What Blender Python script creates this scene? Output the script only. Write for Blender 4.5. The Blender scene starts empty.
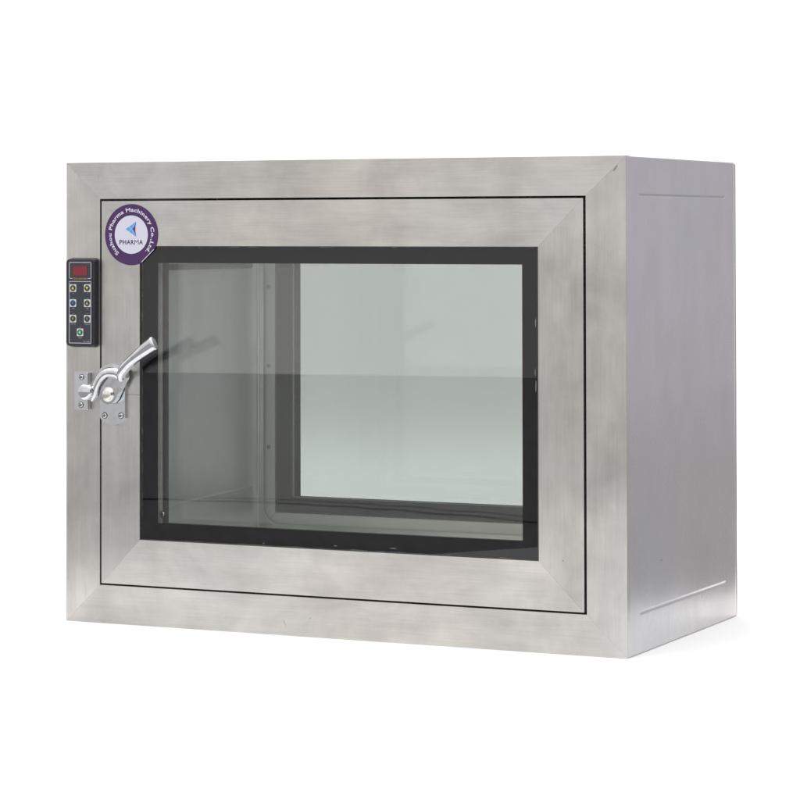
import bpy, bmesh, math, random
from mathutils import Vector, Matrix
random.seed(4)
S = bpy.context.scene
COL = S.collection

# ------------------------------------------------------------------ camera
cam_d = bpy.data.cameras.new("camera")
cam = bpy.data.objects.new("camera", cam_d)
COL.objects.link(cam)
yaw, pitch, roll = 0.443178, 0.021582, -0.0016951
fw = Vector((-math.sin(yaw)*math.cos(pitch), math.cos(yaw)*math.cos(pitch), math.sin(pitch)))
rt = Vector((math.cos(yaw), math.sin(yaw), 0.0))
up = rt.cross(fw)
r2 = rt*math.cos(roll) + up*math.sin(roll)
u2 = -rt*math.sin(roll) + up*math.cos(roll)
M = Matrix((r2, u2, -fw)).transposed().to_4x4()
M.translation = Vector((1.8473215, -2.9373392, 0.4798214))
cam.matrix_world = M
cam_d.sensor_width = 36.0
cam_d.lens = 2806.69/800*36.0
cam_d.shift_y = -232.846/800
cam_d.clip_start = 0.05
cam_d.clip_end = 200
S.camera = cam

# ------------------------------------------------------------------ world: white surround, dimmer room in front, plus sectors added for reflections
W = bpy.data.worlds.new("World"); S.world = W; W.use_nodes = True
nt = W.node_tree; nt.nodes.clear()
def N(t, **k):
    n = nt.nodes.new(t)
    for a, b in k.items(): setattr(n, a, b)
    return n
out = N('ShaderNodeOutputWorld'); bg = N('ShaderNodeBackground')
tc = N('ShaderNodeTexCoord'); sep = N('ShaderNodeSeparateXYZ')
nt.links.new(tc.outputs['Generated'], sep.inputs[0])
at2 = N('ShaderNodeMath', operation='ARCTAN2')      # azimuth, 0 = +Y, positive to +X
nt.links.new(sep.outputs['X'], at2.inputs[0]); nt.links.new(sep.outputs['Y'], at2.inputs[1])
div = N('ShaderNodeMath', operation='MULTIPLY_ADD'); div.inputs[1].default_value = 1/(2*math.pi); div.inputs[2].default_value = 0.5
nt.links.new(at2.outputs[0], div.inputs[0])
rampA = N('ShaderNodeValToRGB')                      # low-elevation colour round the horizon
nt.links.new(div.outputs[0], rampA.inputs[0])
def setramp(r, stops):
    e = r.color_ramp.elements
    while len(e) > 1: e.remove(e[-1])
    e[0].position = stops[0][0]; e[0].color = stops[0][1]
    for p, c in stops[1:]:
        x = e.new(p); x.color = c
def az(d): return d/360+0.5
G = lambda r, g, b: (r, g, b, 1)
setramp(rampA, [(0.0, G(1.02,.99,.965)), (az(-140), G(1.02,.99,.965)), (az(-110), G(.9,.9,.9)), (az(-80), G(1.15,1.15,1.15)), (az(3), G(1.15,1.15,1.15)),
                (az(11), G(.30,.29,.31)), (az(15), G(.48,.46,.50)), (az(22), G(.70,.66,.73)), (az(60), G(.62,.59,.65)), (az(92), G(.5,.49,.5)), (az(100), G(.05,.05,.05)), (az(138), G(.05,.05,.05)), (az(152), G(.9,.88,.86)), (1.0, G(1.02,.99,.965))])  # dark and lavender sectors added for chrome and side steel to mirror
rampE = N('ShaderNodeMapRange'); rampE.inputs[1].default_value = 0.30; rampE.inputs[2].default_value = 0.62
nt.links.new(sep.outputs['Z'], rampE.inputs[0])
mix = N('ShaderNodeMix', data_type='RGBA')
nt.links.new(rampE.outputs[0], mix.inputs[0]); nt.links.new(rampA.outputs[0], mix.inputs[6])
mix.inputs[7].default_value = (1.5, 1.5, 1.5, 1)
nt.links.new(mix.outputs[2], bg.inputs[0]); bg.inputs[1].default_value = 1.0
nt.links.new(bg.outputs[0], out.inputs[0])

# ------------------------------------------------------------------ added fill lamps, out of view, that wash the paper to white
def area(name, loc, target, size, sy, power, col=(1, 1, 1)):
    l = bpy.data.lights.new(name, 'AREA'); l.shape = 'RECTANGLE'; l.size = size; l.size_y = sy
    l.energy = power; l.color = col
    o = bpy.data.objects.new(name, l); COL.objects.link(o); o.location = loc
    o.rotation_euler = (Vector(target)-Vector(loc)).to_track_quat('-Z', 'Y').to_euler()
    return o
area('floor_fill_light', (0.7, -0.7, 2.3), (0.5, 0.1, 0), 2.2, 1.6, 20)  # added overhead to burn out the paper round the box
area('rear_fill_light', (-0.65, 1.75, 1.75), (-0.65, 1.7, 0), 1.3, 0.9, 24)  # added to brighten the paper seen through the window

S.render.engine = 'CYCLES'
S.cycles.use_denoising = True
S.cycles.transparent_max_bounces = 40
S.cycles.max_bounces = 14; S.cycles.glossy_bounces = 8; S.cycles.diffuse_bounces = 5
S.cycles.sample_clamp_indirect = 8
S.view_settings.view_transform = 'Standard'; S.view_settings.look = 'None'
S.view_settings.exposure = 0; S.view_settings.gamma = 1

# ------------------------------------------------------------------ materials
def mat(name, col, rough=0.5, metal=0.0, **kw):
    m = bpy.data.materials.new(name); m.use_nodes = True
    b = m.node_tree.nodes['Principled BSDF']
    b.inputs['Base Color'].default_value = (*col, 1); b.inputs['Roughness'].default_value = rough
    b.inputs['Metallic'].default_value = metal
    for k, v in kw.items(): b.inputs[k].default_value = v
    return m

def worn(name, col, rough=0.5, amount=0.25, scale=60, metal=0.0, bump=0.0, **kw):
    """plain material with a little uneven tone and gloss"""
    m = mat(name, col, rough, metal, **kw); t = m.node_tree; b = t.nodes['Principled BSDF']; L = t.links.new
    tcn = t.nodes.new('ShaderNodeTexCoord')
    n = t.nodes.new('ShaderNodeTexNoise'); n.inputs['Scale'].default_value = scale; n.inputs['Detail'].default_value = 6
    L(tcn.outputs['Object'], n.inputs['Vector'])
    r = t.nodes.new('ShaderNodeMapRange'); r.inputs[1].default_value = .3; r.inputs[2].default_value = .7
    r.inputs[3].default_value = 1-amount; r.inputs[4].default_value = 1+amount
    L(n.outputs[0], r.inputs[0])
    mx = t.nodes.new('ShaderNodeVectorMath'); mx.operation = 'SCALE'; mx.inputs[0].default_value = col
    L(r.outputs[0], mx.inputs['Scale']); L(mx.outputs[0], b.inputs['Base Color'])
    r3 = t.nodes.new('ShaderNodeMapRange'); r3.inputs[1].default_value = .3; r3.inputs[2].default_value = .7
    r3.inputs[3].default_value = rough*(1-amount); r3.inputs[4].default_value = min(1, rough*(1+amount))
    L(n.outputs[0], r3.inputs[0]); L(r3.outputs[0], b.inputs['Roughness'])
    if bump:
        n2 = t.nodes.new('ShaderNodeTexNoise'); n2.inputs['Scale'].default_value = 900; n2.inputs['Detail'].default_value = 2
        L(tcn.outputs['Object'], n2.inputs['Vector'])
        bp = t.nodes.new('ShaderNodeBump'); bp.inputs['Strength'].default_value = bump; bp.inputs['Distance'].default_value = .0003
        L(n2.outputs[0], bp.inputs['Height']); L(bp.outputs[0], b.inputs['Normal'])
    return m

def steel(name, col, rough=0.34, aniso=0.5, warp=0.15, blotch=0.10, brush=0.25, marks=(), smudge=0.12):
    m = mat(name, col, rough, 1.0); t = m.node_tree; b = t.nodes['Principled BSDF']; L = t.links.new
    def nd(ty, **k):
        n = t.nodes.new(ty)
        for a, v in k.items(): setattr(n, a, v)
        return n
    b.inputs['Anisotropic'].default_value = aniso; b.inputs['Anisotropic Rotation'].default_value = 0.25
    uv = nd('ShaderNodeUVMap'); uv.uv_map = 'UVMap'
    tg = nd('ShaderNodeTangent', direction_type='UV_MAP'); tg.uv_map = 'UVMap'; L(tg.outputs[0], b.inputs['Tangent'])
    oc = nd('ShaderNodeTexCoord')
    mp = nd('ShaderNodeMapping'); mp.inputs['Scale'].default_value = (14, 900, 1); L(uv.outputs[0], mp.inputs[0])
    streak = nd('ShaderNodeTexNoise'); streak.inputs['Scale'].default_value = 1.0; streak.inputs['Detail'].default_value = 4; streak.inputs['Roughness'].default_value = .65
    L(mp.outputs[0], streak.inputs['Vector'])
    mp2 = nd('ShaderNodeMapping'); mp2.inputs['Scale'].default_value = (7, 18, 1); L(uv.outputs[0], mp2.inputs[0])
    bl = nd('ShaderNodeTexNoise'); bl.inputs['Scale'].default_value = 1.0; bl.inputs['Detail'].default_value = 6; bl.inputs['Roughness'].default_value = .6; bl.inputs['Distortion'].default_value = .6
    L(mp2.outputs[0], bl.inputs['Vector'])
    mp3 = nd('ShaderNodeMapping'); mp3.inputs['Scale'].default_value = (3.5, 3.5, 3.5); mp3.inputs['Location'].default_value = (3.1, 1.7, .4); L(oc.outputs['Object'], mp3.inputs[0])
    big = nd('ShaderNodeTexNoise'); big.inputs['Scale'].default_value = 1.0; big.inputs['Detail'].default_value = 2; L(mp3.outputs[0], big.inputs['Vector'])
    # tone = 1 + blotch*(bl-.5)*2 + brush*(streak-.5)*.3
    def mr(src, lo, hi, a=.25, c=.75):
        r = nd('ShaderNodeMapRange'); r.inputs[1].default_value = a; r.inputs[2].default_value = c; r.inputs[3].default_value = lo; r.inputs[4].default_value = hi
        L(src, r.inputs[0]); return r.outputs[0]
    def mm(op, a, c):
        n = nd('ShaderNodeMath', operation=op)
        for i, s in enumerate((a, c)):
            if isinstance(s, (int, float)): n.inputs[i].default_value = s
            else: L(s, n.inputs[i])
        return n.outputs[0]
    sm = nd('ShaderNodeTexNoise'); sm.inputs['Scale'].default_value = 11; sm.inputs['Detail'].default_value = 5; sm.inputs['Roughness'].default_value = .62; sm.inputs['Distortion'].default_value = .4
    L(oc.outputs['Object'], sm.inputs['Vector'])
    tone = mm('MULTIPLY', mr(sm.outputs[0], 1-smudge, 1+smudge*.6, .30, .62), mr(bl.outputs[0], 1-blotch, 1+blotch)); tone = mm('MULTIPLY', tone, mr(streak.outputs[0], 1-brush*.22, 1+brush*.22))
    for (p, q, w, k) in marks:      # small permanent scratches: segment p-q, half width w, darkening k
        P = Vector(p); Q = Vector(q); d = (Q-P); ln = d.length; d.normalize()
        sub = nd('ShaderNodeVectorMath', operation='SUBTRACT'); L(oc.outputs['Object'], sub.inputs[0]); sub.inputs[1].default_value = P
        dt = nd('ShaderNodeVectorMath', operation='DOT_PRODUCT'); L(sub.outputs[0], dt.inputs[0]); dt.inputs[1].default_value = d
        cl = nd('ShaderNodeClamp'); L(dt.outputs['Value'], cl.inputs[0]); cl.inputs[1].default_value = 0; cl.inputs[2].default_value = ln
        sc = nd('ShaderNodeVectorMath', operation='SCALE'); sc.inputs[0].default_value = d; L(cl.outputs[0], sc.inputs['Scale'])
        ds = nd('ShaderNodeVectorMath', operation='DISTANCE'); L(sub.outputs[0], ds.inputs[0]); L(sc.outputs[0], ds.inputs[1])
        tone = mm('MULTIPLY', tone, mr(ds.outputs['Value'], 1-k, 1, w*.4, w))
    mp4 = nd('ShaderNodeMapping'); mp4.inputs['Scale'].default_value = (4, 110, 1); L(uv.outputs[0], mp4.inputs[0])
    wipe = nd('ShaderNodeTexNoise'); wipe.inputs['Scale'].default_value = 1.0; wipe.inputs['Detail'].default_value = 3; L(mp4.outputs[0], wipe.inputs['Vector'])
    tone = mm('MULTIPLY', tone, mr(wipe.outputs[0], 1-blotch*.22, 1+blotch*.22, .3, .7))
    hue = nd('ShaderNodeMix', data_type='RGBA')
    L(mr(big.outputs[0], 0, 1, .35, .65), hue.inputs[0])
    hue.inputs[6].default_value = (col[0]*1.015, col[1]*.99, col[2]*.975, 1); hue.inputs[7].default_value = (col[0]*.975, col[1]*1.005, col[2]*1.005, 1)
    sv = nd('ShaderNodeVectorMath', operation='SCALE'); L(hue.outputs[2], sv.inputs[0]); L(tone, sv.inputs['Scale'])
    L(sv.outputs[0], b.inputs['Base Color'])
    rg = mm('MULTIPLY', mr(bl.outputs[0], rough*1.18, rough*.85), mr(streak.outputs[0], .9, 1.1))
    L(rg, b.inputs['Roughness'])
    b1 = nd('ShaderNodeBump'); b1.inputs['Strength'].default_value = brush*.35; b1.inputs['Distance'].default_value = .0002
    L(streak.outputs[0], b1.inputs['Height'])
    b2 = nd('ShaderNodeBump'); b2.inputs['Strength'].default_value = warp; b2.inputs['Distance'].default_value = .02
    L(big.outputs[0], b2.inputs['Height']); L(b1.outputs[0], b2.inputs['Normal']); L(b2.outputs[0], b.inputs['Normal'])
    return m

def glass(name, tint):
    m = bpy.data.materials.new(name); m.use_nodes = True; t = m.node_tree; t.nodes.clear(); L = t.links.new
    o = t.nodes.new('ShaderNodeOutputMaterial'); mx = t.nodes.new('ShaderNodeMixShader')
    tr = t.nodes.new('ShaderNodeBsdfTransparent'); tr.inputs[0].default_value = (*tint, 1)
    gl = t.nodes.new('ShaderNodeBsdfGlossy'); gl.inputs['Roughness'].default_value = 0.0; gl.inputs[0].default_value = (1, 1, 1, 1)
    ge = t.nodes.new('ShaderNodeNewGeometry'); mr = t.nodes.new('ShaderNodeMapRange')
    mr.inputs[3].default_value = 1.52; mr.inputs[4].default_value = 1/1.52
    L(ge.outputs['Backfacing'], mr.inputs[0])
    fr = t.nodes.new('ShaderNodeFresnel'); L(mr.outputs[0], fr.inputs[0])
    L(fr.outputs[0], mx.inputs[0]); L(tr.outputs[0], mx.inputs[1]); L(gl.outputs[0], mx.inputs[2]); L(mx.outputs[0], o.inputs[0])
    return m

STEEL = steel('brushed_stainless', (.548, .537, .520), aniso=.66, blotch=.14, brush=.38, smudge=.14, marks=[
    ((.7175, 0, .5435), (.7215, 0, .5485), .0011, .55), ((.0455, 0, .5395), (.0455, 0, .5455), .0006, .25),
    ((.655, 0, .105), (.6552, 0, .1052), .0012, .45), ((.30, 0, .018), (.303, 0, .012), .0008, .3), ((.335, 0, .022), (.3352, 0, .0222), .0012, .3)])
STEEL_SIDE = steel('mill_stainless', (.60, .59, .60), rough=.28, smudge=.035, aniso=.25, warp=.28, blotch=.03, brush=.04,
    marks=[((.732, .205, .436), (.732, .2052, .436), .0014, .4), ((.732, .105, .098), (.732, .112, .098), .0012, .5), ((.732, .03, .26), (.732, .0302, .26), .0011, .3)])
STEEL_IN = steel('chamber_stainless', (.78, .78, .76), rough=.40, aniso=.1, warp=.02, blotch=.04, brush=.10, smudge=.05)
STEEL_REAR = steel('rear_door_stainless', (.80, .79, .76), rough=.6, aniso=.1, warp=.03, blotch=.04, brush=.10, smudge=.05)
STEEL_REAR.node_tree.nodes['Principled BSDF'].inputs['Metallic'].default_value = .7
CHROME = worn('polished_chrome', (.62, .63, .65), .08, .12, 140, 1.0)
SATIN = worn('satin_die_cast', (.62, .64, .67), .22, .035, 120, 1.0)
BRASSY = worn('turned_steel', (.74, .72, .68), .22, .1, 200, 1.0)
SCREW = worn('screw_steel', (.55, .55, .55), .25, .15, 300, 1.0)
SCREW_SHADE = mat('screw_shade', (.02, .02, .02), .6)  # shade of the cross slot and head rim put into the colour
INK = worn('black_glass_print', (.008, .0072, .009), .6, .3, 90, **{'Specular IOR Level': 0.0})
GASKET = worn('dark_rubber', (.03, .03, .035), .55, .3, 120)
SPACER = worn('spacer_aluminium', (.40, .42, .40), .5, .1, 120, 0.0)
PLASTIC = worn('black_plastic', (.020, .020, .026), .38, .2, 300, bump=.25)
OVERLAY = worn('panel_overlay', (.030, .034, .045), .42, .12, 300, bump=.15)
RED = worn('display_red', (.20, .012, .022), .25, .12, 300)
WHITE = mat('print_white', (.62, .62, .65), .5)
GREY = mat('print_grey', (.30, .30, .32), .5)
AMBER = mat('print_amber', (.42, .22, .05), .5)
KEYW = mat('key_white', (.60, .60, .62), .45)
KEYD = mat('key_dark', (.025, .025, .022), .4)
KEYB = mat('key_blue', (.02, .035, .12), .4)
KEYG = mat('key_green', (.02, .10, .045), .4)
YEL = mat('symbol_yellow', (.62, .55, .08), .5)
BLU = mat('symbol_blue', (.05, .09, .26), .5)
GRN = mat('symbol_green', (.25, .60, .35), .5)
PURPLE = worn('sticker_purple', (.055, .014, .095), .4, .06, 60)
STWHITE = mat('sticker_white', (.62, .62, .72), .4)
LBLUE = mat('emblem_blue', (.08, .33, .72), .4)
DPURP = mat('emblem_purple', (.10, .04, .22), .4)
CHIP = worn('chipped_print', (.15, .145, .16), .6, .3, 900)
GLASS_F = glass('window_glass', (.962, .972, .965))
GLASS_B = glass('rear_window_glass', (.804, .816, .811))  # darker tint stands in for a dimmer view behind the box
PAPER = worn('white_paper', (.86, .86, .86), .75, .01, 3)
FLOOR = worn('grey_floor', (.24, .235, .235), .6, .10, 1.5)
CORD = mat('cord_black', (.02, .02, .02), .5)

# ------------------------------------------------------------------ mesh helpers
def tag(o, label=None, cat=None, kind=None, group=None):
    if label: o['label'] = label
    if cat: o['category'] = cat
    if kind: o['kind'] = kind
    if group: o['group'] = group

class MB:
    """collects shapes, links them as one mesh object; keeps brush-direction UVs"""
    def __init__(self):
        self.v = []; self.f = []; self.uv = []; self.mi = []; self.sm = []
    def add(self, bm, axis=(1, 0, 0), mi=0, smooth=False, bevel=0.0, segs=2):
        if bevel:
            ed = [e for e in bm.edges if len(e.link_faces) == 2 and e.calc_face_angle(0) > 0.5]
            bmesh.ops.bevel(bm, geom=ed, offset=bevel, segments=segs, profile=.5, affect='EDGES', clamp_overlap=True)
        bmesh.ops.recalc_face_normals(bm, faces=bm.faces[:])
        bm.normal_update(); bm.verts.ensure_lookup_table()
        o = len(self.v); self.v += [v.co.copy() for v in bm.verts]
        a = Vector(axis).normalized()
        for f in bm.faces:
            n = f.normal; aa = a
            if abs(n.dot(a)) > .8:
                aa = Vector((0, 1, 0)) if abs(n.y) < .5 else Vector((0, 0, 1))
            c = n.cross(aa)
            self.f.append([o+v.index for v in f.verts]); self.uv.append([(v.co.dot(aa), v.co.dot(c)) for v in f.verts])
            self.mi.append(mi); self.sm.append(smooth)
        bm.free(); return self
    def box(self, x0, x1, y0, y1, z0, z1, axis=(1, 0, 0), mi=0, bevel=0.0, segs=2):
        bm = bmesh.new()
        bmesh.ops.create_cube(bm, size=1, matrix=Matrix.Translation(((x0+x1)/2, (y0+y1)/2, (z0+z1)/2)) @ Matrix.Diagonal((x1-x0, y1-y0, z1-z0, 1)))
        return self.add(bm, axis, mi, False, bevel, segs)
    def prism(self, pts, y0, y1, axis=(1, 0, 0), mi=0, bevel=0.0, segs=2, smooth=False, top=1.0):
        """outline in x,z swept from y1 (back) to y0 (front)"""
        bm = bmesh.new()
        cx = sum(p[0] for p in pts)/len(pts); cz = sum(p[1] for p in pts)/len(pts)
        A = [bm.verts.new((cx+(x-cx)*top, y0, cz+(z-cz)*top)) for x, z in pts]; B = [bm.verts.new((x, y1, z)) for x, z in pts]
        bm.faces.new(A); bm.faces.new(B[::-1]); n = len(pts)
        for i in range(n): bm.faces.new((A[i], B[i], B[(i+1) % n], A[(i+1) % n]))
        return self.add(bm, axis, mi, smooth, bevel, segs)
    def cyl(self, x, z, r, y0, y1, n=40, mi=0, bevel=0.0, r0=None, axis=(1, 0, 0)):
        pts = [(x+r*math.cos(2*math.pi*i/n), z+r*math.sin(2*math.pi*i/n)) for i in range(n)]
        return self.prism(pts, y0, y1, axis, mi, bevel, 3, False, (r0/r if r0 else 1))
    def lathe(self, x, z, prof, n=48, mi=0, smooth=True):
        """profile of (radius, y) about an axis along y"""
        bm = bmesh.new(); R = []
        for r, y in prof:
            if r < 1e-6: R.append([bm.verts.new((x, y, z))])
            else: R.append([bm.verts.new((x+r*math.cos(2*math.pi*i/n), y, z+r*math.sin(2*math.pi*i/n))) for i in range(n)])
        for a, b in zip(R, R[1:]):
            for i in range(n):
                j = (i+1) % n
                q = [a[i % len(a)], b[i % len(b)], b[j % len(b)], a[j % len(a)]]
                q = [v for k, v in enumerate(q) if v not in q[:k]]
                if len(q) > 2: bm.faces.new(q)
        return self.add(bm, (1, 0, 0), mi, smooth)
    def sweep(self, path, rad, n=24, mi=0, ref=(0, 1, 0), axis=(1, 0, 0), caps=True):
        """path of points; rad gives (in-plane, along ref) half sizes; rounded ellipse section"""
        bm = bmesh.new(); P = [Vector(p) for p in path]; R = []
        for i, p in enumerate(P):
            t = (P[min(i+1, len(P)-1)]-P[max(i-1, 0)]).normalized()
            s = t.cross(Vector(ref)).normalized(); w = s.cross(t).normalized()
            a, b = rad[i]
            R.append([bm.verts.new(p + s*a*math.cos(2*math.pi*k/n) + w*b*math.sin(2*math.pi*k/n)) for k in range(n)])
        for a, b in zip(R, R[1:]):
            for k in range(n): bm.faces.new((a[k], b[k], b[(k+1) % n], a[(k+1) % n]))
        if caps: bm.faces.new(R[0]); bm.faces.new(R[-1][::-1])
        return self.add(bm, axis, mi, True)
    def ring(self, o, i, y0, y1, mi=0, bevel=0.0004, gap=0.00015, splitL=None, axes=True):
        """four mitred rails; o and i are (x0,x1,z0,z1)"""
        X0, X1, Z0, Z1 = o; x0, x1, z0, z1 = i; g = gap
        self.prism([(X0+g*1.5, Z0), (X1-g*1.5, Z0), (x1-g*1.5, z0), (x0+g*1.5, z0)], y0, y1, (1, 0, 0), mi, bevel)
        self.prism([(X0+g*1.5, Z1), (x0+g*1.5, z1), (x1-g*1.5, z1), (X1-g*1.5, Z1)], y0, y1, (1, 0, 0), mi, bevel)
        self.prism([(X1, Z0+g*1.5), (X1, Z1-g*1.5), (x1, z1-g*1.5), (x1, z0+g*1.5)], y0, y1, (0, 0, 1), mi, bevel)
        if splitL:
            s = splitL
            self.prism([(X0, Z0+g*1.5), (x0, z0+g*1.5), (x0, s-.00018), (X0, s-.00018)], y0, y1, (0, 0, 1), mi, bevel)
            self.prism([(X0, s+.00018), (x0, s+.00018), (x0, z1-g*1.5), (X0, Z1-g*1.5)], y0, y1, (0, 0, 1), mi, bevel)
        else:
            self.prism([(X0, Z0+g*1.5), (x0, z0+g*1.5), (x0, z1-g*1.5), (X0, Z1-g*1.5)], y0, y1, (0, 0, 1), mi, bevel)
        return self
    def build(self, name, mats, parent=None):
        me = bpy.data.meshes.new(name); me.from_pydata(self.v, [], self.f)
        if not isinstance(mats, (list, tuple)): mats = [mats]
        for m in mats: me.materials.append(m)
        ul = me.uv_layers.new(name='UVMap'); k = 0
        for p in me.polygons:
            p.material_index = self.mi[p.index]; p.use_smooth = self.sm[p.index]
            for c in self.uv[p.index]: ul.data[k].uv = c; k += 1
        o = bpy.data.objects.new(name, me); COL.objects.link(o)
        if parent: o.parent = parent
        return o

def rrect(x0, x1, z0, z1, r, n=6):
    pts = []
    for cx, cz, a0 in ((x1-r, z1-r, 0), (x0+r, z1-r, 90), (x0+r, z0+r, 180), (x1-r, z0+r, 270)):
        for i in range(n+1):
            a = math.radians(a0+90*i/n); pts.append((cx+r*math.cos(a), cz+r*math.sin(a)))
    return pts

def text_verts(body, size, bold=0.0, spacing=1.0):
    c = bpy.data.curves.new('lettering', 'FONT'); c.body = body; c.size = size; c.offset = bold; c.space_character = spacing
    c.resolution_u = 3; c.align_x = 'LEFT'
    o = bpy.data.objects.new('lettering', c); COL.objects.link(o)
    bpy.context.view_layer.update()
    me = bpy.data.meshes.new_from_object(o.evaluated_get(bpy.context.evaluated_depsgraph_get()))
    v = [(p.co.x, p.co.y) for p in me.vertices]; f = [list(p.vertices) for p in me.polygons]
    bpy.data.objects.remove(o); bpy.data.curves.remove(c); bpy.data.meshes.remove(me)
    return v, f
def add_flat(mb, v, f, xf, y, mi=0):
    """flat print at depth y facing the front; v 2-D mapped by xf to (x, z)"""
    bm = bmesh.new(); V = []
    for p in v:
        x, z = xf(*p); V.append(bm.verts.new((x, y, z)))
    for q in f:
        try: bm.faces.new([V[i] for i in q])
        except ValueError: pass
    bm.normal_update()
    o = len(mb.v); bm.verts.ensure_lookup_table(); bm.verts.index_update()
    mb.v += [w.co.copy() for w in bm.verts]
    for fc in bm.faces:
        ids = [w.index for w in fc.verts]
        if fc.normal.y > 0: ids = ids[::-1]
        mb.f.append([o+i for i in ids]); mb.uv.append([(mb.v[o+i].x, mb.v[o+i].z) for i in ids]); mb.mi.append(mi); mb.sm.append(False)
    bm.free()
def label_text(mb, body, cx, cz, h, y, mi=0, width=None, bold=0.0, spacing=1.0):
    v, f = text_verts(body, 1.0, bold, spacing)
    x0 = min(p[0] for p in v); x1 = max(p[0] for p in v); z0 = min(p[1] for p in v); z1 = max(p[1] for p in v)
    sz = h/(z1-z0); sx = sz if width is None else width/(x1-x0)
    add_flat(mb, v, f, lambda a, b: (cx+(a-(x0+x1)/2)*sx, cz+(b-(z0+z1)/2)*sz), y, mi)
def outline(mb, x0, x1, z0, z1, w, r, y, mi=0, skip=None):
    A = rrect(x0, x1, z0, z1, r); B = rrect(x0+w, x1-w, z0+w, z1-w, max(r-w, .0001)); n = len(A)
    f = []
    for i in range(n):
        j = (i+1) % n
        if skip and abs(A[i][1]-z0) < 1e-6 and abs(A[j][1]-z0) < 1e-6 and abs(A[i][0]-A[j][0]) > .005:
            continue
        f.append([i, j, n+j, n+i])
    add_flat(mb, A+B, f, lambda a, b: (a, b), y, mi)
    if skip:
        for a, b in ((x0+r, skip[0]), (skip[1], x1-r)):
            add_flat(mb, [(a, z0), (b, z0), (b, z0+w), (a, z0+w)], [[0, 1, 2, 3]], lambda p, q: (p, q), y, mi)

# ------------------------------------------------------------------ setting: white paper on a grey studio floor
f = MB(); f.box(-6, 6, -5.6, 4, -.05, -.004)
v_rot = f.build('floor', FLOOR); tag(v_rot, kind='structure'); v_rot.rotation_euler = (0, 0, math.radians(-9))
f = MB(); bm = bmesh.new()
P = [(.30, -1.07), (1.26, -.66), (1.05, -.10), (.86, .42), (.70, .95), (.70, 90), (-70, 90), (-60, 6), (-1.3, .75), (-.42, -.10)]  # ground sheet added; outline trimmed to limit its reflection in steel and glass
A = [bm.verts.new((a, b, 0)) for a, b in P]; B = [bm.verts.new((a, b, -.0035)) for a, b in P]
bm.faces.new(A); bm.faces.new(B[::-1])
for i in range(len(P)): bm.faces.new((A[i], B[i], B[(i+1) % len(P)], A[(i+1) % len(P)]))
f.add(bm)
tag(f.build('backdrop_paper', PAPER), kind='structure')

# ------------------------------------------------------------------ the pass box
Wd, Dp, Ht = .732, .385, .560
box = bpy.data.objects.new('pass_box', None); COL.objects.link(box)
box.empty_display_size = .1
tag(box, 'stainless steel pass box cabinet with glazed door, chrome lever latch and black keypad', 'pass box')

OP = (.0478, .6838, .0461, .5156)       # opening for the front door
GW, GH = .0016, .0016
DR = (OP[0]+.0023, OP[1]-.0032, OP[2]+.0023, OP[3]-.0028)   # door outline
BR_ = (.1040, .6256, .1032, .4582)      # glass outline
CL = (.1259, .6040, .1240, .4377)       # clear glass

body = MB()
body.ring((0, Wd, 0, Ht), OP, 0, .0012*10, bevel=.0009, gap=.00003)       # front frame rails
# returns of the opening, set back behind the rails
body.box(OP[0]-.0020, OP[0]-.0003, .0125, .050, OP[2], OP[3], (0, 0, 1))
body.box(OP[1]+.0003, OP[1]+.0020, .0125, .050, OP[2], OP[3], (0, 0, 1))
body.box(OP[0]-.002, OP[1]+.002, .0125, .050, OP[2]-.002, OP[2]-.0003)
body.box(OP[0]-.002, OP[1]+.002, .0125, .050, OP[3]+.0003, OP[3]+.002)
body.box(.0009, .0025, .0125, Dp-.0125, .0020, Ht-.002, (0, 0, 1), bevel=.0003)   # left side sheet
body.box(.0026, Wd-.0026, .0125, Dp-.0125, .0004, .0020, (1, 0, 0))              # bottom
body.box(.0026, Wd-.0026, .0125, Dp-.0125, Ht-.0022, Ht-.0006, (1, 0, 0))         # top
body.ring((.001, Wd-.0012, .001, Ht-.0022), OP, Dp-.012, Dp, bevel=.003, gap=.00003)
body_o = body.build('cabinet_shell', STEEL, box)

# right side sheet with two pressed seams and a turned rear edge
sp = MB(); bm = bmesh.new()
ys = [.0006, .008, .020, .038, .0415, .045, .12, .20, .28, .330, .3345, .338, .345, .352, .359, .366, .3745, .3800, .3832, .3848]
def sidex(y):                     # the rear edge turns inwards softly
    x = Wd+.0006
    if y > .340: x -= .0014*((y-.340)/.045)**2
    if y > .3745:
        t = (y-.3745)/(.3848-.3745); x -= .0032*(1-math.sqrt(max(0, 1-t*t)))
    if y < .003: x -= .0005
    return x
zs = [.0006, .0020, .012, .030, .0435, .0450, .0462, .0474, .0489, .070, .15, .25, .35, .45, .505, .5134, .5146, .5156, .5166, .5180, .530, .545, .5580, .5594]
V = {}
for iy, y in enumerate(ys):
    for iz, z in enumerate(zs):
        x = sidex(y)
        if z in (zs[0], zs[-1]): x -= .0006
        if .0415 <= y <= .3345:
            if z in (.0462, .5156): x -= .0009
            elif z in (.0474, .0450, .5146, .5166): x -= .0004
        V[iy, iz] = bm.verts.new((x, y, z))
for iy in range(len(ys)-1):
    for iz in range(len(zs)-1):
        bm.faces.new((V[iy, iz], V[iy+1, iz], V[iy+1, iz+1], V[iy, iz+1]))
g = bmesh.ops.extrude_face_region(bm, geom=bm.faces[:])
for e in g['geom']:
    if isinstance(e, bmesh.types.BMVert): e.co.x = Wd-.003
sp.add(bm, (0, 0, 1), 0, False)
side_o = sp.build('side_panel', STEEL_SIDE, box)
for p in side_o.data.polygons: p.use_smooth = p.center.y > .340 and p.normal.x > .5

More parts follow.
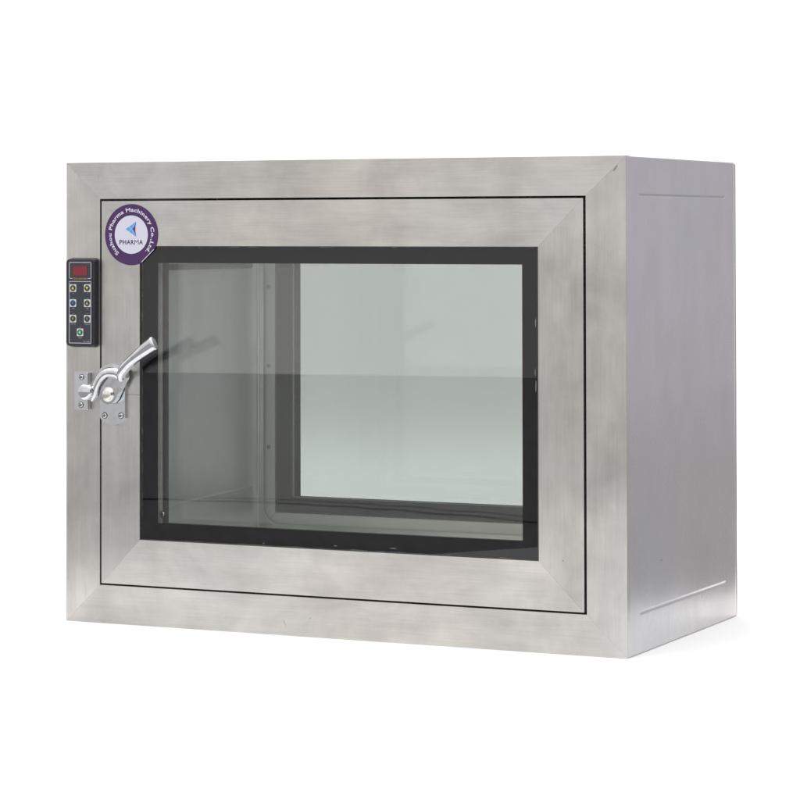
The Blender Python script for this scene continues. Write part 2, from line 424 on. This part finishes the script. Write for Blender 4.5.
# chamber lining: side walls with upright coved corners, floor, ceiling, flanges round both openings
CX0, CX1, CZ0, CZ1, CY0, CY1 = .080, .652, .075, .490, .052, .345
ch = MB()
def coved_wall(x, sgn):
    r = .002; P = [(x, CY0)]
    P += [(x, CY1-r)]
    for i in range(1, 9):
        a = math.radians(90*i/8); P.append((x+sgn*r*(1-math.cos(a)), CY1-r+r*math.sin(a)))
    bm = bmesh.new()
    A = [bm.verts.new((p[0], p[1], CZ0)) for p in P]; B = [bm.verts.new((p[0], p[1], CZ1)) for p in P]
    A2 = [bm.verts.new((p[0]-sgn*.0016, p[1]+.0008, CZ0)) for p in P]; B2 = [bm.verts.new((p[0]-sgn*.0016, p[1]+.0008, CZ1)) for p in P]
    for i in range(len(P)-1):
        bm.faces.new((A[i], A[i+1], B[i+1], B[i])); bm.faces.new((A2[i], B2[i], B2[i+1], A2[i+1]))
    for a, b, c, d in ((A, A2, None, None), (B, B2, None, None)):
        for i in range(len(P)-1): bm.faces.new((a[i], a[i+1], b[i+1], b[i]))
    for i in (0, -1): bm.faces.new((A[i], B[i], B2[i], A2[i]))
    ch.add(bm, (0, 0, 1), 0, False)
coved_wall(CX0, 1); coved_wall(CX1, -1)
ch.box(CX0-.001, CX1+.001, CY0, CY1+.001, CZ0-.002, CZ0-.0002); ch.box(CX0-.001, CX1+.001, CY0, CY1+.001, CZ1+.0002, CZ1+.002)
# rear flange with a rounded opening
def round_flange(y0, y1, outer, inner, r):
    n = 6; I = rrect(*inner, r, n); bm = bmesh.new()
    X0, X1, Z0, Z1 = outer
    O = [(X1, Z1)]*(n+1)+[(X0, Z1)]*(n+1)+[(X0, Z0)]*(n+1)+[(X1, Z0)]*(n+1)
    m = len(I); F = []
    for y in (y0, y1):
        iv = [bm.verts.new((a, y, b)) for a, b in I]; ov = {}
        for q in O:
            if q not in ov: ov[q] = bm.verts.new((q[0], y, q[1]))
        F.append((iv, ov))
        for i in range(m):
            j = (i+1) % m
            q = [iv[i], iv[j], ov[O[j]], ov[O[i]]]
            if O[i] == O[j]: q = q[:3]
            bm.faces.new(q)
    for i in range(m):
        j = (i+1) % m; bm.faces.new((F[0][0][i], F[1][0][i], F[1][0][j], F[0][0][j]))
    return bm
ch.add(round_flange(.3462, .3478, (CX0-.02, CX1+.02, CZ0-.02, CZ1+.015), (.0875, .6445, .0895, .480), .022), (0, 0, 1), 0)
cham = ch.build('chamber', STEEL_IN, box)
# pressed skirt along the foot of the left chamber wall and a dark grey strip high on that wall
sk = MB(); bm = bmesh.new()
P = [(.056, .070), (.3235, .070), (.3235, .1400), (.20, .1365), (.056, .1315)]
A = [bm.verts.new((CX0+.0002, a, b)) for a, b in P]; B = [bm.verts.new((CX0+.0050, a, b)) for a, b in P]
bm.faces.new(A); bm.faces.new(B[::-1])
for i in range(5): bm.faces.new((A[i], B[i], B[(i+1) % 5], A[(i+1) % 5]))
sk.add(bm, (0, 1, 0), 0, False, .0018)
sk.build('skirt_sheet', STEEL_IN, cham)
sk = MB(); sk.box(CX0+.0003, CX0+.006, .056, .3225, .4270, .4345, (0, 1, 0), bevel=.002)
sk.build('wall_strip', worn('grey_strip', (.10, .10, .10), .6, .1, 60), cham)

def screw(name, x, y, z, r, parent, rot=0.0, h=.0014):
    s = MB(); s.lathe(x, z, [(r, y), (r*.97, y-h*.6), (r*.6, y-h), (0, y-h)], 24, 0)
    s.lathe(x, z, [(r*1.22, y), (r*1.22, y-.0002), (r*1.0, y-.0003)], 24, 1)
    for k in range(2):
        a = rot+k*math.pi/2; c, sn = math.cos(a), math.sin(a); L_, w = r*.58, r*.14
        P = [(x+c*l-sn*t, z+sn*l+c*t) for l, t in ((-L_, -w), (L_, -w), (L_, w), (-L_, w))]
        s.prism(P, y-h-.00015-.00004*k, y-h*.5, (1, 0, 0), 1)  # raised near-black bars painted as the shaded cross slot
    return s.build(name, [SCREW, SCREW_SHADE], parent)

# ---- front door
door = MB(); door.ring(DR, BR_, 0, .030, bevel=.0009, gap=.00004, splitL=.2783)
door_o = door.build('door', STEEL, box)
def pane(name, rect, y, m, parent, th=.005):
    p = MB(); p.box(rect[0], rect[1], y, y+th, rect[2], rect[3]); return p.build(name, m, parent)
IN = .0006
pane('window_pane', (BR_[0]+IN, BR_[1]-IN, BR_[2]+IN, BR_[3]-IN), .0012, GLASS_F, door_o)
def frame_ring(name, o, i, y0, y1, m, parent, rough_edge=0.0):
    b = MB()
    if rough_edge == 0:
        b.ring(o, i, y0, y1, bevel=0, gap=0)
    else:
        # printed border whose outer edge is slightly ragged
        bm = bmesh.new(); per = []
        X0, X1, Z0, Z1 = o; x0, x1, z0, z1 = i; n = 60
        def side(a, b_, c, d, horiz):
            for k in range(n):
                t0 = k/n
                yield (a[0]+(b_[0]-a[0])*t0, a[1]+(b_[1]-a[1])*t0), (c[0]+(d[0]-c[0])*t0, c[1]+(d[1]-c[1])*t0)
        pr = []
        for a, b_, c, d in (((X0, Z0), (X1, Z0), (x0, z0), (x1, z0)), ((X1, Z0), (X1, Z1), (x1, z0), (x1, z1)), ((X1, Z1), (X0, Z1), (x1, z1), (x0, z1)), ((X0, Z1), (X0, Z0), (x0, z1), (x0, z0))):
            for k, (p, q) in enumerate(side(a, b_, c, d, 0)):
                j = rough_edge*random.random()**5 if k else 0
                L_ = math.hypot(q[0]-p[0], q[1]-p[1]); p = (p[0]+(q[0]-p[0])/L_*j, p[1]+(q[1]-p[1])/L_*j)
                pr.append((p, q))
        m_ = len(pr); L4 = [[bm.verts.new((pt[s][0], y, pt[s][1])) for pt in pr] for s, y in ((0, y0), (1, y0), (1, y1), (0, y1))]
        for s in range(4):
            for k in range(m_):
                bm.faces.new((L4[s][k], L4[s][(k+1) % m_], L4[(s+1) % 4][(k+1) % m_], L4[(s+1) % 4][k]))
        b.add(bm)
    return b.build(name, m, parent)
frame_ring('window_border', (BR_[0]+.0008, BR_[1]-.0008, BR_[2]+.0008, BR_[3]-.0008), CL, .0050, .0058, INK, door_o, .0009)
for (x, z, w, h) in ((.6205, .372, .0009, .0060), (.6200, .316, .0006, .0050), (.6208, .300, .0009, .0075), (.271, .1062, .0013, .0011), (.366, .1078, .0030, .0007), (.441, .1085, .0050, .0007)):
    pts_ = []
    for k in range(9):
        a = 2*math.pi*k/9; q_ = .5+random.random()*.6
        pts_.append((x+w*math.cos(a)*q_, z+h*math.sin(a)*q_))
    cb = MB(); cb.prism(pts_, .0046, .0049); cb.build('paint_chip', CHIP, door_o)
frame_ring('edge_seal', (BR_[0]+.00005, BR_[1]-.00005, BR_[2]+.00005, BR_[3]-.00005), (BR_[0]+.0011, BR_[1]-.0011, BR_[2]+.0011, BR_[3]-.0011), -.0004, .0011, GASKET, door_o)
frame_ring('spacer', (BR_[0]+.0002, BR_[1]-.0002, BR_[2]+.0002, BR_[3]-.0002), (.1208, .6092, .1180, .4430), .0240, .0290, SPACER, door_o)
frame_ring('inner_gasket', (.1210, .6090, .1182, .4428), (.1272, .6028, .1222, .4375), .0255, .0296, GASKET, door_o)
pane('inner_pane', (BR_[0]-.004, BR_[1]+.004, BR_[2]-.004, BR_[3]+.004), .0303, GLASS_F, door_o)
pb = MB(); pb.ring((DR[0]+.004, DR[1]-.004, DR[2]+.004, DR[3]-.004), (BR_[0]-.005, BR_[1]+.005, BR_[2]-.005, BR_[3]+.005), .0303, .0360, bevel=0, gap=0)
pb.build('door_back', STEEL_IN, door_o)
screw('screw', .1215, .0240, .1325, .0034, door_o, .4)

# ---- rear door (mirror of the front one)
rd = MB(); rd.ring((DR[0], DR[1], DR[2]+.002, DR[3]), (.1022, .6274, .1037, .4580), .3520, .3770, bevel=.0006)
rd.ring((DR[0], DR[1], DR[2], DR[3]), (.1022, .6274, .1032, .4580), .3772, Dp+.0005, bevel=.0006)
rear = rd.build('rear_door', STEEL_REAR, box)
pane('window_pane', (.1024, .6272, .1039, .4578), .3524, GLASS_B, rear)
frame_ring('inner_gasket', (.1030, .6266, .1045, .4570), (.1236, .6070, .1244, .4420), .3580, .3600, GASKET, rear)
frame_ring('window_border', (.1030, .6266, .1045, .4570), (.1268, .6040, .1243, .4400), .3768, .3782, INK, rear)
pane('outer_pane', (.1024, .6272, .1039, .4578), .3788, GLASS_B, rear)
frame_ring('spacer', (.1030, .6266, .1045, .4570), (.1247, .6055, .1246, .4430), .3610, .3640, SPACER, rear)
for z in (.402, .297, .190):
    screw('screw', .0930, .3520, z, .0021, rear, z*7, h=.0009)

# ---- control panel
cp = MB(); cp.prism(rrect(.0048, .0462, .3345, .4438, .0045), -.0095, -.0001, (1, 0, 0), 0, .0016, 3, top=.965)
panel = cp.build('control_panel', PLASTIC, box)
ov = MB(); ov.prism(rrect(.0088, .0430, .3378, .4405, .0020), -.0104, -.0094, (1, 0, 0), 0, .0003, 1)
overlay = ov.build('key_overlay', OVERLAY, panel)
Y = -.01045
pr = MB()
outline(pr, .0102, .0416, .4184, .4384, .00055, .0012, Y, 0, skip=(.0150, .0366))
outline(pr, .0102, .0416, .3396, .4152, .00055, .0010, Y, 0)
label_text(pr, 'Time controller', .0258, .4187, .0024, Y-.00002, 1, width=.0200, bold=.01)
KX = {0: .0161, 1: .0364}; KZ = [.4069, .3886, .3696]
for (x, z), t in {(0, 0): None, (1, 0): None, (0, 1): 'Light', (1, 1): 'Fan', (0, 2): 'UV on', (1, 2): 'Power'}.items():
    if t: label_text(pr, t, KX[x], KZ[z]-.0064, .0019, Y, 2, bold=.012)
    if z: label_text(pr, '-o-', KX[x], KZ[z]+.0061, .0010, Y, 2, bold=.01)
    else: label_text(pr, '+' if x == 0 else '-', KX[x], KZ[z]-.0064, .0014 if x == 0 else .0005, Y, 2, bold=.02)
label_text(pr, 'Start', .0262, .3530-.0064, .0019, Y, 2, bold=.012); label_text(pr, '-o-', .0262, .3530+.0061, .0010, Y, 2, bold=.01)
label_text(pr, 'ST-100A', .0352, .3417, .0019, Y, 2, bold=.012)
tag(pr.build('lettering', [WHITE, AMBER, GREY], panel), 'small white and amber lettering and outlines on the keypad')
ds = MB(); ds.prism(rrect(.0160, .0358, .4222, .4334, .0006), Y-.0003, Y+.0003, (1, 0, 0), 0, .0001, 1)
# three dim seven-segment digits
for k in range(3):
    cx = .0196+k*.0063
    for (a, b, c, d) in ((-.0015, .0015, .0034, .0041), (-.0015, .0015, -.00035, .00035), (-.0015, .0015, -.0041, -.0034), (-.0021, -.0014, .0004, .0036), (.0014, .0021, .0004, .0036), (-.0021, -.0014, -.0036, -.0004), (.0014, .0021, -.0036, -.0004)):
        ds.box(cx+a, cx+b, Y-.00036, Y-.0002, .4278+c, .4278+d, mi=1)
ds.build('display', [RED, mat('segment_red', (.225, .016, .027), .3)], panel)
def key(x, z, disc, sym, shape, label):
    k = MB(); k.prism(rrect(x-.0044, x+.0044, z-.0046, z+.0046, .0009), Y-.0007, Y+.0002, (1, 0, 0), 0, .0002, 1)
    k.lathe(x, z, [(.0038, Y-.0006), (.0036, Y-.0011), (0, Y-.0012)], 32, 1)
    ys_ = Y-.00135; w = .0019
    if shape == 'up': pts = [(x-w, z-w*.8), (x+w, z-w*.8), (x, z+w*1.1)]
    elif shape == 'down': pts = [(x-w, z+w*.8), (x, z-w*1.1), (x+w, z+w*.8)]
    elif shape == 'bulb': pts = [(x+w*.9*math.cos(a*.6283), z+w*.9*math.sin(a*.6283)) for a in range(10)]
    elif shape == 'bolt': pts = [(x-.0009, z-.0019), (x+.0012, z+.0002), (x+.0003, z+.0002), (x+.0011, z+.0019), (x-.0011, z-.0001), (x-.0002, z-.0001)]
    elif shape == 'bar': pts = [(x-.0004, z-.0017), (x+.0004, z-.0017), (x+.0004, z+.0017), (x-.0004, z+.0017)]
    else: pts = [(x-w*.7, z-w*.8), (x+w*.7, z-w*.8), (x+w*.7, z+w*.1), (x+w*.4, z+w*.9), (x-w*.4, z+w*.9), (x-w*.7, z+w*.1)]
    k.prism(pts, ys_, Y-.0011, (1, 0, 0), 2)
    tag(k.build('key', [KEYW, disc, sym], panel), label)
key(KX[0], KZ[0], KEYD, YEL, 'up', 'key with yellow upward arrow'); key(KX[1], KZ[0], KEYD, YEL, 'down', 'key with yellow downward arrow')
key(KX[0], KZ[1], KEYB, BLU, 'bulb', 'key with blue disc'); key(KX[1], KZ[1], KEYD, mat('symbol_olive', (.35, .33, .05), .5), 'up', 'key with dull yellow triangle')
key(KX[0], KZ[2], KEYD, mat('symbol_sand', (.50, .45, .22), .5), 'bolt', 'key with sand-coloured bolt'); key(KX[1], KZ[2], KEYD, GREY, 'bar', 'plain dark key')
key(.0262, .3530, KEYG, GRN, 'lock', 'green key at the foot of the keypad')

# ---- round sticker
SX, SZ, SR, SI = .0924, .4720, .0371, .0233
c0, c1 = Vector((.1290, .4580)), Vector((.1045, .4360))     # trimmed corner
dn = (c1-c0).normalized(); nn = Vector((-dn.y, dn.x))
if (Vector((SX, SZ))-c0).dot(nn) < 0: nn = -nn
pts = []; n = 120
for i in range(n):
    a = 2*math.pi*i/n; p = Vector((SX+SR*math.cos(a), SZ+SR*math.sin(a)))
    s = (p-c0).dot(nn)
    if s < 0: p = p-nn*s
    pts.append((p.x, p.y))
st = MB(); st.prism(pts, -.0007, -.0001, (1, 0, 0), 0)
stick = st.build('sticker', [PURPLE], box); tag(stick, 'round purple and white company sticker with one trimmed corner')
st = MB(); a_, b_ = [p for p in pts if abs((Vector(p)-c0).dot(nn)) < 1e-5][0], [p for p in pts if abs((Vector(p)-c0).dot(nn)) < 1e-5][-1]
v0 = Vector(a_); v1 = Vector(b_)
q = [v0, v1, v1+nn*.0008, v0+nn*.0008]
st.prism([(p.x, p.y) for p in q], -.0011, -.0004, (1, 0, 0), 0)
st.build('cut_edge', STWHITE, stick)
st = MB(); v = [(SX+SI*math.cos(2*math.pi*i/96), SZ+SI*math.sin(2*math.pi*i/96)) for i in range(96)]
add_flat(st, v, [list(range(96))], lambda a, b: (a, b), -.00075)
st.build('white_disc', STWHITE, stick)
# words round the ring
st = MB(); body_t = "Suzhou Pharma Machinery Co.,Ltd."
v, f_ = text_verts(body_t, 1.0, .028, 1.12)
x0 = min(p[0] for p in v); x1 = max(p[0] for p in v)
a_start, span, Rb, hgt = math.radians(232), math.radians(277), .0279, .0066
sc_ = hgt
def bend(a, b):
    ang = a_start-(a-x0)/(x1-x0)*span; r = Rb+b*sc_
    return SX+r*math.cos(ang), SZ+r*math.sin(ang)
add_flat(st, v, f_, bend, -.00078); st.build('lettering', STWHITE, stick)
# emblem: faceted arrow and word
def quadgrid(mb, A, T, R, B, y, mi, cx, cz, s, inset=.07):
    def bil(u, w):
        p = [A[i]*(1-u)*(1-w)+T[i]*u*(1-w)+R[i]*u*w+B[i]*(1-u)*w for i in (0, 1)]
        return (cx+(p[0]-325)*s, cz-(p[1]-217)*s)
    for i in range(3):
        for j in range(3):
            u0, u1 = (i+inset)/3, (i+1-inset)/3; w0, w1 = (j+inset)/3, (j+1-inset)/3
            add_flat(mb, [bil(u0, w0), bil(u1, w0), bil(u1, w1), bil(u0, w1)], [[0, 1, 2, 3]], lambda a, b: (a, b), y, mi)
em = MB(); sE = .0190/360
quadgrid(em, (195, 215), (486, 38), (392, 215), (486, 396), -.00082, 0, SX-.0014, SZ+.0066, sE, .05)
quadgrid(em, (396, 215), (489, 40), (452, 215), (489, 395), -.00082, 1, SX-.0014, SZ+.0066, sE, .02)
lx = SX-.0166
for ch_, wl, bd in (('P', .0042, .03), ('H', .0048, .03), ('A', .0054, .03), ('R', .0044, .03), ('M', .0058, .0), ('A', .0054, .03)):
    label_text(em, ch_, lx+wl/2, SZ-.0091, .0055, -.00082, 2, width=wl, bold=bd); lx += wl+.0006
em.build('emblem', [LBLUE, DPURP, mat('word_dark', (.06, .03, .10), .4)], stick)

# ---- lever latch: base plate on the door
def zz(u, v): return (.0663+(u-302)/8*.00141, .2785-(v-515)/8*.00121)
def arcpts(xa, xb, z, h, n, up=True):
    return [(xa+(xb-xa)*i/n, z+(h if up else -h)*math.sin(math.pi*i/n)**.8) for i in range(n+1)]
pl = arcpts(.0856, .0503, .3085, .0068, 14)+arcpts(.0503, .0856, .2497, .0092, 18, False)
lb = MB(); lb.prism(pl, -.0042, -.0002, (0, 0, 1), 0, .0009, 3)
latch = lb.build('door_latch', SATIN, box)
lb = MB(); lb.prism([(.0520+(.0840-.0520)*t, .3078+.0060*math.sin(math.pi*t)) for t in [i/12 for i in range(13)]]+[(.0840-(.0840-.0520)*t, .3030+.0045*math.sin(math.pi*t)) for t in [i/12 for i in range(13)]], -.0085, -.0040, (1, 0, 0), 0, .0012, 3)
lb.build('guard_rim', SATIN, latch)
for x, z, r_ in ((.0573, .2523, .2), (.0801, .2526, .7)): screw('screw', x, -.0042, z, .0031, latch, r_)
cm = MB()
poly = [(246, 515), (254, 552), (276, 580), (308, 592), (345, 584), (372, 556), (397, 500), (428, 430), (455, 380), (448, 335), (412, 305), (375, 320), (340, 352), (303, 400), (270, 448), (251, 485)]
cm.prism([zz(*p) for p in poly], -.0155, -.0060, (1, 0, 0), 0, .0022, 4)
# hook arm sweeping left to the keeper
def smooth(path, rad, n=6):
    P, R = [], []
    for i in range(len(path)-1):
        p0, p1, p2, p3 = (Vector(path[max(i-1, 0)]), Vector(path[i]), Vector(path[i+1]), Vector(path[min(i+2, len(path)-1)]))
        for k in range(n):
            t = k/n
            P.append(.5*((2*p1)+(-p0+p2)*t+(2*p0-5*p1+4*p2-p3)*t*t+(-p0+3*p1-3*p2+p3)*t**3))
            R.append(tuple(rad[i][j]+(rad[i+1][j]-rad[i][j])*t for j in (0, 1)))
    P.append(Vector(path[-1])); R.append(rad[-1]); return P, R
P_, R_ = smooth([(.0850, -.012, .3000), (.0770, -.0135, .3050), (.0660, -.0140, .3045), (.0570, -.0140, .2975), (.0510, -.0140, .2870), (.0475, -.0135, .2765), (.0445, -.0125, .2700)],
                [(.0060, .0045), (.0066, .0052), (.0064, .0052), (.0058, .0050), (.0054, .0048), (.0046, .0042), (.0016, .0024)])
cm.sweep(P_, R_, 24)
cm.build('hook_arm', CHROME, latch)
lv = MB()
P_, R_ = smooth([(.0855, -.0125, .2965), (.0885, -.0170, .3040), (.0950, -.0215, .3105), (.1060, -.0275, .3185), (.1200, -.0340, .3268), (.1345, -.0395, .3350), (.1500, -.0450, .3432)],
                [(.0048, .0044), (.0060, .0052), (.0068, .0057), (.0066, .0056), (.0068, .0050), (.0077, .0045), (.0085, .0042)])
lv.sweep(P_, R_, 28)
tipv = (P_[-1]-P_[-2]).normalized()
lv.sweep([P_[-1]-tipv*.0002, P_[-1]+tipv*.0008, P_[-1]+tipv*.0011], [(.0084, .0042), (.0080, .0038), (.0070, .0030)], 28)
lv.build('lever', CHROME, latch)
pv = MB(); pv.lathe(.0690, .2787, [(.0088, -.0150), (.0088, -.0168), (.0082, -.0176), (.0072, -.0177), (.0069, -.0192), (.0056, -.0200), (0, -.0208)], 48, 0)
pv.build('pivot_cap', BRASSY, latch)

# ---- keeper plate on the frame
kp = MB(); kp.prism(rrect(.0140, .0330, .2578, .3048, .0020), -.0042, -.0002, (0, 0, 1), 0, .0011, 3)
kp.box(.0325, .0352, -.0075, -.0002, .2585, .3042, (0, 0, 1), bevel=.0009)
keeper = kp.build('keeper_plate', SATIN, box)
screw('screw', .0243, -.0042, .2982, .0030, keeper, .5); screw('screw', .0236, -.0042, .2645, .0030, keeper, .1)
kn = MB(); kn.lathe(.0400, .2812, [(.0070, -.0030), (.0070, -.0080), (.0094, -.0095), (.0101, -.0115), (.0102, -.0195), (.0096, -.0222), (.0082, -.0236), (.0040, -.0242), (0, -.0243)], 56, 0)
kn.build('roller', CHROME, keeper)

# ---- black cord lying on the floor in front (seen mirrored in the window)
cd = MB(); base = [(-.95, -1.36), (-.7153, -1.3953), (-.6651, -1.4079), (-.6177, -1.3991), (-.5292, -1.4242), (-.4158, -1.4214), (-.3522, -1.4135), (-.3207, -1.4200), (-.2663, -1.3983), (-.2195, -1.4046), (-.1374, -1.3693), (-.0695, -1.3671), (.002, -1.3384), (.0729, -1.3135), (.17, -1.345), (.3, -1.50)]
P_, R_ = smooth([(a, b, -.0026) for a, b in base], [(.0014, .0014)]*len(base), 4)
cd.sweep(P_, R_, 12, ref=(0, 0, 1))
cord = cd.build('power_cord', CORD); tag(cord, 'thin black cord seen as a wavy dark line mirrored low in the glass', 'cord')
